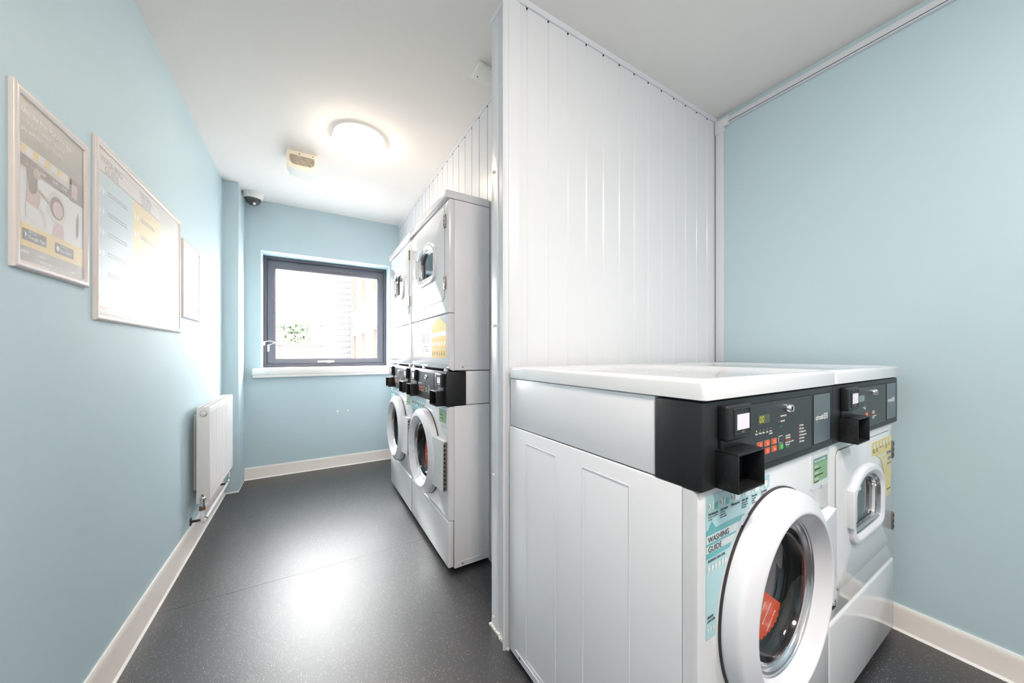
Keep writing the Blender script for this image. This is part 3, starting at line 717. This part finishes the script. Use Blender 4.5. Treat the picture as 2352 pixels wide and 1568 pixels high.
# --- front dryer beside the blue wall
t=thing('tumble_dryer','white tumble dryer with yellow drying guide beside the blue wall','tumble dryer',(1.331,.3855,0),math.radians(.2))
cabinet(t,.022,.850,D-.01)
hb=(.310,.617)
dryer_front(t,.3135,.848,.395,.822,hb,D,hb[0]-.17+.06,(.747,.470))
MB().rbox(0,W,.008,.040,.030,.309,'enamel',.009,3).build('toe_panel',t)
feet(t,D)
console(t,1.024,'dryer',D-.01); lid(t,1.027,1.070,D-.01)
b=MB(); y0=.0018
pts=[(.368,.756),(.405,.757),(.436,.748),(.462,.735),(.484,.718),(.50,.70),(.512,.675),(.519,.645),(.524,.61),(.527,.578),(.593,.588),(.604,.804),(.370,.806)]
b.prism(pts,y0,.0024,'decal_yellow')
b.flat([(.462,.737),(.60,.737),(.60,.752),(.425,.752)],y0-.0004,'decal_pyellow').flat([(.492,.713),(.60,.713),(.60,.731),(.470,.731)],y0-.0004,'decal_pyellow')
b.text('DRYING',.0170,.598,y0-.0008,.739,'print_grey','RIGHT',sx=.92).text('GUIDE',.0170,.598,y0-.0008,.7165,'print_grey','RIGHT',sx=.92)
b.text('MAXIMUM LOAD LEVEL',.006,.598,y0-.0008,.702,'print_grey','RIGHT',sx=.8).text('MINIMUM LOAD LEVEL',.006,.590,y0-.0008,.606,'print_grey','RIGHT',sx=.8)
for k in range(6): b.flat([(.530+k*.011,.683),(.538+k*.011,.690),(.530+k*.011,.697)],y0-.0005,'print_white')
for k in range(5): b.flat([(.534+k*.011,.590),(.541+k*.011,.5965),(.534+k*.011,.603)],y0-.0005,'print_white')
for k,tx in enumerate(('Load items\ninto dryer\nand close door','Clean the\nlint filter\nevery time','Make payment','Choose\nheat','Press start\nto begin\nyour dry','Cycle\nfinish')):
    x=.378+k*.0375
    b.flat([(x,.786),(x+.004,.790),(x,.794)],y0-.0005,'print_white'); b.flat([(x+.007,.783),(x+.021,.783),(x+.023,.797),(x+.005,.797)],y0-.0005,'print_white')
    b.text(tx,.0052,x,y0-.0008,.777,'print_grey',sx=.8,spacing=.95)
b.build('drying_guide_sticker',t,smooth=False)['label']='yellow printed drying guide sticker'
b=MB(); b.prism([(.020,.350),(.046,.350),(.046,.388),(.020,.388)],.0068,.0079,'print_black'); b.text('6',.028,.033,.0064,.359,'print_white','CENTER')
b.build('number_label',t,smooth=False)['label']='black number label reading 6'
# --- stacked machines in the corridor
XS=.600; DS=XPW-XS-.003
st=thing('stacked_washer_dryer','nearer white stacked dryer over washer with bright yellow notice','washer dryer',(XS,2.3605,0),-PI/2,scale=(1.052,1,1))
washer_base(st,DS,.268,('7',.030,.296),card=True,deep=False)
console(st,1.026,'stack',DS)
def upper(root):
    cabinet(root,1.032,1.903,DS,'upper_cabinet')
    dryer_front(root,1.3265,1.901,1.395,1.874,(.345,1.637),DS,.345-.17+.055,(1.798,1.481),dx0=.040,dx1=.627)
    # lower access panel whose bottom edge rolls back
    b=MB(); pr=[(.040,1.323),(.014,1.3225),(.0095,1.320),(.008,1.315),(.008,1.075),(.009,1.062),(.013,1.048),(.022,1.036),(.040,1.030)]
    xs=[(0,1),(.0035,.3),(.012,0),(W-.012,0),(W-.0035,.3),(W,1)]
    b.loft([[(x,max(y,.008+.010*k) if y<.03 else y,z) for y,z in pr] for x,k in xs],'enamel',closed=True,cap0=True,cap1=True)
    b.build('access_panel',root)
    for x in (.03,.25,.62): MB().prism([(x,1.0275),(x+.05,1.0275),(x+.035,1.043),(x+.015,1.043)],.003,.012,'steel').build('panel_clip',root)
    l=lid(root,1.905,1.948,DS,rim=False)
upper(st)
b=MB(); y0=.0066
b.prism([(.238,1.098),(.412,1.098),(.412,1.272),(.238,1.272)],y0,.0078,'decal_pyellow')
b.flat([(.243,1.182),(.408,1.182),(.408,1.236),(.243,1.236)],y0-.0004,'paper').flat([(.243,1.105),(.408,1.105),(.408,1.176),(.243,1.176)],y0-.0004,'paper')
for k in range(5): b.text('please check the filter each time',.008,.250,y0-.0008,1.224-k*.0095,'print_grey',sx=.55); b.text('do not overload',.008,.335,y0-.0008,1.224-k*.0095,'print_grey',sx=.75)
b.text('OUT OF ORDER? CALL US',.012,.262,y0-.0008,1.155,'print_grey',sx=.8).text('HEAT',.016,.255,y0-.0008,1.128,'print_orange').text('drying takes\nforty minutes',.010,.31,y0-.0008,1.140,'print_grey')
b.build('paper_notice',st,smooth=False)['label']='pale sheet with two white notes'
b=MB()
b.prism([(.422,1.096),(.648,1.096),(.648,1.268),(.590,1.290),(.533,1.312),(.478,1.290),(.422,1.272)],y0,.0078,'notice_yellow')
b.flat([(.424,1.208),(.646,1.212),(.646,1.236),(.424,1.232)],y0-.0004,'notice_pale'); b.text('DRYING GUIDE',.020,.52,y0-.0008,1.214,'print_grey','CENTER',sx=.9)
for k in range(6):
    x=.434+k*.036; b.flat([(x,1.158),(x+.018,1.158),(x+.018,1.182),(x,1.182)],y0-.0005,'print_white').flat([(x+.002,1.138),(x+.014,1.138),(x+.008,1.150)],y0-.0005,'print_white')
    b.text('load\nitems\nhere',.009,x,y0-.0008,1.124,'print_grey',spacing=.9)
b.build('drying_guide_notice',st,smooth=False)['label']='bright yellow drying guide notice with peaked top'
s2=copy_tree(st,skip=('drying_guide_notice','number_label'))
s2.location=(XS,3.043,0); s2.scale=(1.0,1,1); s2['label']='farther white stacked dryer over washer next to the window wall'
b=MB(); b.prism([(.43,1.10),(.645,1.10),(.645,1.29),(.43,1.27)],y0,.0078,'notice_pale').flat([(.44,1.11),(.638,1.11),(.638,1.20),(.44,1.20)],y0-.0004,'decal_yellow')
b.build('drying_guide_notice',s2,smooth=False)['label']='faded pale yellow notice'

# ------------------------------------------------------------ framed posters on the left wall (x right, y into wall)
def poster(label,y0,y1,z0,z1,rail,fill,group='poster frames on the left wall'):
    w_,h_=y1-y0,z1-z0
    t=thing('poster_frame',label,'poster',(XL,y0,z0),PI/2,group)
    def bar(b,pts4):
        # pts4: outer a, outer b, inner b, inner a in (x,z); rounded snap profile
        oa,ob_,ib,ia=[Vector((p[0],0,p[1])) for p in pts4]; rings=[]
        for o,i in ((oa,ia),(ob_,ib)):
            R=[]
            for u,dp in ((0,0),(0,.0070),(.10,.0095),(.35,.0108),(.65,.0104),(.88,.0088),(1,.0066),(1,.004)):
                p=o.lerp(i,u); R.append((p.x,-dp,p.z))
            rings.append(R)
        b.loft(rings,'alu_frame',closed=False)
    c=[(0,0),(w_,0),(w_,h_),(0,h_)]; n=[(rail,rail),(w_-rail,rail),(w_-rail,h_-rail),(rail,h_-rail)]
    for k in range(4):
        b=MB(); bar(b,(c[k],c[(k+1)%4],n[(k+1)%4],n[k])); b.build('rail',t,ang=50)
    b=MB(); fill(b,w_,h_); b.build('print',t,smooth=False)
    MB().box(rail-.002,w_-rail+.002,-.0060,-.0056,rail-.002,h_-rail+.002,'poster_cover').build('clear_cover',t,smooth=False)
    return t
def rect(b,x0,x1,z0,z1,l,m): b.flat([(x0,z0),(x1,z0),(x1,z1),(x0,z1)],-.002-.0004*l,m)
def back(b,w_,h_,m): b.box(.005,w_-.005,-.002,-.0005,.005,h_-.005,m)
def fill1(b,w_,h_):
    back(b,w_,h_,'poster_photo'); L=-.0028
    rect(b,.02,w_-.02,.30,h_-.02,1,'poster_head')
    b.text('Use the free MyUnite app',.0190,.034,L-.0004,.374,'print_white',sx=1.0); b.text('to find an available machine,',.0150,.034,L-.0004,.352,'print_white'); b.text('pay and start your laundry.',.0150,.034,L-.0004,.332,'print_white')
    rect(b,.02,w_-.02,.278,.300,1,'poster_white')
    for x in (.03,.075,.12,.17,.215): rect(b,x,x+.022,.280,.298,2,'poster_yellow')
    b.flat([(.02,.248),(.225,.240),(.225,.262),(.02,.277)],L,'poster_dark')          # machine consoles in the picture
    for x in (.05,.10,.15,.19): b.text('00:40',.010,x,L-.0004,.252,'print_white')
    rect(b,.225,w_-.02,.235,.300,2,'poster_dark'); rect(b,.235,.262,.246,.285,3,'poster_pink')
    rect(b,.02,w_-.02,.112,.240,1,'poster_white')                                    # washer fronts
    b.flat(circle(.170,.190,.042,28),L,'poster_photo').flat(circle(.170,.190,.030,28),L-.0003,'poster_dark').flat(circle(.172,.186,.022,24),L-.0006,'poster_pink')
    b.flat([(.262,.13),(.270,.15),(.272,.19),(.268,.215),(.258,.19),(.256,.15)],L,'poster_dark')
    # kneeling person with long dark hair loading the machine
    b.flat([(.060,.196),(.072,.190),(.088,.200),(.092,.235),(.084,.262),(.070,.270),(.058,.262),(.054,.235)],L-.0006,'poster_dark')
    b.flat(circle(.088,.246,.013,16),L-.0009,'poster_skin')
    b.flat([(.052,.165),(.095,.160),(.104,.195),(.092,.225),(.070,.228),(.056,.210)],L-.0003,'poster_pink')
    b.flat([(.094,.212),(.098,.205),(.138,.190),(.140,.197)],L-.0009,'poster_skin')
    b.flat([(.048,.165),(.095,.160),(.120,.140),(.126,.122),(.108,.116),(.052,.132)],L-.0005,'poster_white')
    b.flat([(.100,.168),(.118,.158),(.128,.124),(.112,.118)],L-.0008,'poster_photo')
    b.flat([(.150,.112),(.200,.112),(.196,.150),(.160,.152)],L-.0005,'poster_pink')
    rect(b,.02,w_-.02,.058,.112,2,'poster_yellow')
    rect(b,.038,.125,.072,.100,3,'badge'); b.flat([(.044,.078),(.052,.086),(.044,.094)],L-.0015,'decal_aqua'); b.text('GET IT ON',.0060,.056,L-.0015,.092,'print_white'); b.text('Google Play',.0125,.056,L-.0015,.0785,'print_white')
    rect(b,.160,.245,.070,.098,3,'badge'); b.flat(circle(.170,.083,.007,14),L-.0015,'print_white'); b.text('Download on the',.0050,.180,L-.0015,.090,'print_white'); b.text('App Store',.0125,.180,L-.0015,.0765,'print_white')
    rect(b,.02,w_-.02,.02,.058,1,'poster_head'); b.text('unite',.016,.028,L-.0006,.040,'print_white'); b.text('students',.010,.085,L-.0006,.042,'print_white'); b.text('For help with the app visit our website or ask at reception',.0070,.085,L-.0006,.030,'print_white')
def fill2(b,w_,h_):
    back(b,w_,h_,'poster_photo'); L=-.003
    z1=h_-.03
    rect(b,.02,.285,.05,z1-.07,1,'poster_aqua'); rect(b,.285,.285+.27,.05,z1-.07,1,'poster_yellow'); rect(b,.555,w_-.02,.05,z1-.07,1,'poster_sand')
    rect(b,.02,w_-.02,z1-.07,z1-.064,2,'print_washed'); rect(b,.02,w_-.02,z1-.015,z1-.013,2,'print_washed'); rect(b,.02,w_-.02,.02,.05,1,'poster_head')
    for x,tx in ((.12,'WASHING\nGUIDE'),(.41,'DRYING\nGUIDE'),(.66,'LAUNDRY\nCARE')): b.text(tx,.034,x,L,z1-.035,'print_washed','CENTER',spacing=.8)
    for cx in (.035,.30,.575):
        for k in range(5):
            z=z1-.12-k*.068
            for q in range(2): b.flat([(cx+q*.022,z-.022),(cx+.014+q*.022,z-.008),(cx+q*.022,z+.006)],L,'print_white')
            b.text('Check the care label on every item before you\nstart and sort your clothes by colour and fabric',.0085,cx+.055,L,z-.004,'print_washed',sx=.9)
    b.text('Thank you for keeping the laundry clean and tidy',.014,.04,L,.030,'print_white')
def fill3(b,w_,h_):
    back(b,w_,h_,'poster_white'); L=-.003
    b.text('LAUNDRY INFORMATION',.020,w_/2,L,h_-.06,'print_washed','CENTER',sx=.9)
    for k in range(14): b.text('Please remove your washing promptly when finished',.0095,.04,L,h_-.095-k*.019,'poster_pink',sx=1.0)
    rect(b,.03,w_-.03,.066,.068,2,'poster_dark'); b.text('Report faults to reception',.011,.04,L,.045,'print_washed')
poster('silver framed app poster with photo and yellow band, left of largest frame',1.250,1.563,1.319,1.748,.021,fill1)
poster('largest silver framed poster, pale with a yellow middle column',1.602,2.443,1.226,1.814,.022,fill2)
poster('small silver framed white notice nearest the radiator and window',2.480,2.818,1.314,1.737,.020,fill3)
poster('silver frame cut off by the left border of the photo',.882,1.197,1.314,1.743,.021,fill3)

# ------------------------------------------------------------ radiator
RY0,RY1,RZ0,RZ1=2.613,3.318,.255,.810; RD=.058
t=thing('radiator','white ribbed panel radiator on the left wall near the window','radiator',(XL+.036,RY0,0),PI/2)
LN=RY1-RY0
b=MB(); n=21; pr=[]
x=.012; st_=(LN-.024)/n
for k in range(n):
    pr+=[(x+k*st_,0),(x+k*st_+st_*.62,0),(x+k*st_+st_*.72,.0045),(x+k*st_+st_*.90,.0045)]
pr.append((LN-.012,0)); pr=[(0,.004),(.004,0)]+pr+[(LN-.004,0),(LN,.004)]
F=-RD
zs=[(RZ0,.006),(RZ0+.012,0),(RZ0+.034,0),(RZ0+.042,1),(RZ1-.042,1),(RZ1-.034,0),(RZ1-.012,0),(RZ1,.006)]
rings=[]
for z,k in zs:
    rings.append([(px,F+(k if 0<k<1 else 0)+(py if k==1 or px<=.004 or px>=LN-.004 else 0),z) for px,py in pr])
b.loft(rings,'rad_white',closed=False); b.build('front_panel',t,ang=25)
b=MB(); b.rbox(0,LN,-.004,0,RZ0+.01,RZ1-.01,'rad_white',.001); 
b.box(.002,LN-.002,F+.010,-.006,RZ0+.03,RZ1-.03,'rad_white'); b.build('rear_panel',t)
MB().rbox(-.0015,.002,F+.002,.002,RZ0,RZ1,'rad_white',.001).build('end_cover',t); MB().rbox(LN-.002,LN+.0015,F+.002,.002,RZ0,RZ1,'rad_white',.001).build('end_cover',t)
b=MB(); b.box(.001,LN-.001,F+.004,0,RZ1-.012,RZ1-.008,'rad_dark')
for k in range(26):
    xx=.008+k*(LN-.016)/25; b.box(xx-.0035,xx+.0035,F+.004,0,RZ1-.008,RZ1-.002,'rad_white')
for yy in (F+.004,-.030,-.004): b.box(.001,LN-.001,yy,yy+.004,RZ1-.008,RZ1,'rad_white')
b.build('top_grille',t,smooth=False)
def xlathe(b,prof,x,y,z,m,seg=20):
    b.loft([[(x+d,y+r*math.cos(2*PI*i/seg),z+r*math.sin(2*PI*i/seg)) for i in range(seg)] for r,d in prof],m,cap1=True)
b=MB(); xlathe(b,[(.017,-.001),(.017,-.003),(.0145,-.0035)],0,-.029,RZ1-.038,'steel'); xlathe(b,[(.0135,-.002),(.0135,-.007),(.010,-.0085),(.006,-.0085),(.005,-.006)],0,-.029,RZ1-.038,'rad_white'); b.build('blanking_plug',t)
def valve(x,sg):
    b=MB(); z=RZ0+.028; y=-.029
    xlathe(b,[(.014,0),(.014,sg*.006),(.009,sg*.008),(.009,sg*.022)],x,y,z,'chrome')
    b.vlathe([(.0105,z-.035),(.0105,z+.010),(.006,z+.014),(.006,z+.022)],x+sg*.024,y,'chrome',16); b.vlathe([(.005,z+.020),(.0045,z+.030)],x+sg*.024,y,'copper_nut',10)
    b.vlathe([(.0145,z-.058),(.0145,z-.036)],x+sg*.024,y,'copper_nut' if sg<0 else 'chrome',6)
    b.build('valve',t)['label']='chrome radiator valve'
valve(0,-1); valve(LN,1)
b=MB(); x0=-.024; y=-.029; zb=.150
pth=[(x0,y,RZ0-.028),(x0,y,zb+.03),(x0+.002,y,zb+.012),(x0+.010,y,zb+.003),(x0+.024,y,zb)]+[(x0+.06+k*(LN-.04)/6,y,zb) for k in range(7)]
xe=LN+.024; pth+=[(xe-.012,y,zb+.003),(xe-.002,y,zb+.014),(xe,y,zb+.03),(xe,y,RZ0-.028)]
b.tube(pth,.0085,'rad_white',14); b.build('pipe',t)
for xx in (.035,LN-.03):
    b=MB(); b.loft([[(xx+d,y+.0125*math.cos(2*PI*i/14),zb+.0125*math.sin(2*PI*i/14)) for i in range(14)] for d in (-.006,.006)],'pipe_clip'); b.rbox(xx-.005,xx+.005,y+.006,.034,zb-.008,zb+.004,'pipe_clip',.001)
    b.rbox(xx-.014,xx+.014,.031,.0355,zb-.022,zb+.018,'pipe_clip',.001); b.build('pipe_clip',t)
for xx in (.10,LN-.14): MB().rbox(xx,xx+.04,.0,.0355,RZ0+.05,RZ1-.06,'rad_white',.002).build('wall_bracket',t)

# ------------------------------------------------------------ ceiling things
def ceiling_lamp(x,y,label,glow='lamp_glow'):
    t=thing('ceiling_lamp',label,'ceiling light',(x,y,CZ-.098))
    MB().vlathe([(.150,.098),(.151,.074),(.158,.064),(.158,.047)],0,0,'lamp_rim',64).build('base',t)
    MB().vlathe([(.001,.0),(.06,.002),(.11,.008),(.140,.018),(.152,.029),(.156,.047)],0,0,glow,64,cap=False).build('diffuser',t)
ceiling_lamp(.285,2.385,'round white glowing ceiling lamp near the extractor')
ceiling_lamp(.20,-.30,'unseen round white ceiling lamp added above and behind the camera for fill light','fill_lamp_glow')  # out of view, added to brighten the washer side and fronts
ceiling_lamp(1.30,-.95,'unseen round white ceiling lamp added for fill light at the back of the right bay','fill_lamp_glow_cool')  # second unseen lamp, added as fill for the right bay
t=thing('extractor_fan','cream ceiling extractor box with slanted grille near the lamp','fan',(-.125,2.755,CZ-.118),0)
b=MB(); Wv,Hv,Dv=.182,.118,.175
def arc(n=10): return [(Wv*i/n,-.012*math.sin(PI*i/n)+0.0) for i in range(n+1)]
front=[(x,z+.012) for x,z in arc()]+[(Wv,Hv),(0,Hv)]
rear=[(.012+(x)*(Wv-.024)/Wv,z+.028) for x,z in arc()]+[(Wv-.012,Hv),(.012,Hv)]
b.loft([[(x,.012,z) for x,z in front],[(x,.05,z) for x,z in front],[(x,Dv,z) for x,z in rear]],'cam_white',cap1=True); b.build('housing',t,ang=40)
b=MB(); hole=[(p[0],p[1]) for p in rrect(.018,Wv-.018,.026,Hv-.026,.02,6,[.03,.004,.004,.03])]
fo=[(x,z) for x,z in front]
cxv,czv=Wv/2,.06
def rayp(poly,a):
    c,s=math.cos(a),math.sin(a); best=0
    for i in range(len(poly)):
        (x1,y1),(x2,y2)=poly[i],poly[(i+1)%len(poly)]; x1-=cxv;x2-=cxv;y1-=czv;y2-=czv
        den=c*(y2-y1)-s*(x2-x1)
        if abs(den)<1e-12: continue
        tt=(x1*(y2-y1)-y1*(x2-x1))/den; u=(x1*s-y1*c)/den
        if tt>0 and -1e-6<=u<=1+1e-6: best=max(best,tt)
    return (cxv+best*c,czv+best*s)
A=sorted([2*PI*i/72 for i in range(72)]+[math.atan2(p[1]-czv,p[0]-cxv)%(2*PI) for p in ((Wv,Hv),(0,Hv),(0,.012),(Wv,.012))])
RR=lambda poly,y:[(p[0],y,p[1]) for p in (rayp(poly,a) for a in A)]
b.loft([RR(fo,.012),RR(fo,.002),RR(hole,0),RR(hole,.010)],'vent_cream'); b.build('front_cover',t,ang=40)
MB().prism(hole,.0105,.0115,'vent_dark').build('filter',t,smooth=False)
def clip_seg(p,d):
    ts=[]
    for i in range(len(hole)):
        (x1,y1),(x2,y2)=hole[i],hole[(i+1)%len(hole)]; den=d[0]*(y2-y1)-d[1]*(x2-x1)
        if abs(den)<1e-12: continue
        tt=((x1-p[0])*(y2-y1)-(y1-p[1])*(x2-x1))/den; u=((x1-p[0])*d[1]-(y1-p[1])*d[0])/den
        if -1e-6<=u<=1+1e-6: ts.append(tt)
    return (min(ts),max(ts)) if len(ts)>=2 else None
an=math.radians(38)
for ang_,step,wd,nm in ((an,.0078,.0026,'slat'),(an-PI/2,.034,.0016,'cross_bar')):
    d=(math.cos(ang_),math.sin(ang_)); nrm=(-d[1],d[0])
    for k in range(-16,17):
        p=(cxv+nrm[0]*k*step,czv+nrm[1]*k*step); c=clip_seg(p,d)
        if not c or c[1]-c[0]<.006: continue
        L_=[(p[0]+d[0]*c[i]+s_*nrm[0]*wd/2,p[1]+d[1]*c[i]+s_*nrm[1]*wd/2) for i,s_ in ((0,-1),(1,-1),(1,1),(0,1))]
        MB().prism(L_,.0012,.009,'vent_cream').build(nm,t,smooth=False)
for xx in (.075,.155): MB().lathe([(.0035,0),(.003,-.0015),(.0005,-.002)],xx,Hv-.014,'vent_dark',10).build('screw',t)
t=thing('dome_camera','white dome security camera with smoked bubble in the ceiling corner','camera',(-.408,3.690,CZ-.098))
MB().vlathe([(.078,.098),(.076,.092),(.070,.058),(.064,.052),(.058,.0515)],0,0,'cam_white',40).build('base',t)
b=MB(); b.vlathe([(.059*math.cos(a),.052-.053*math.sin(a)) for a in [i*PI/2/9 for i in range(9)]]+[(.0005,-.001)],0,0,'cam_dome',40); b.build('bubble',t)
MB().vlathe([(.004,-.004),(.009,-.002),(.010,.004),(.010,.014)],.012,-.030,'cam_white',16).build('lens',t)
MB().rbox(-.085,-.062,-.02,.03,.03,.098,'cam_white',.004).build('side_bracket',t)
t=thing('ceiling_sensor','small square white junction box with two screws on the ceiling','sensor',(.742,1.508,CZ-.024),0)
MB().rbox(-.052,.052,-.046,.046,0,.0235,'cam_white',.003).build('cover',t)
for x,y in ((-.03,.02),(.03,-.02)): MB().vlathe([(.003,-.001),(.003,.001)],x,y,'dark_gap',10).build('screw',t)
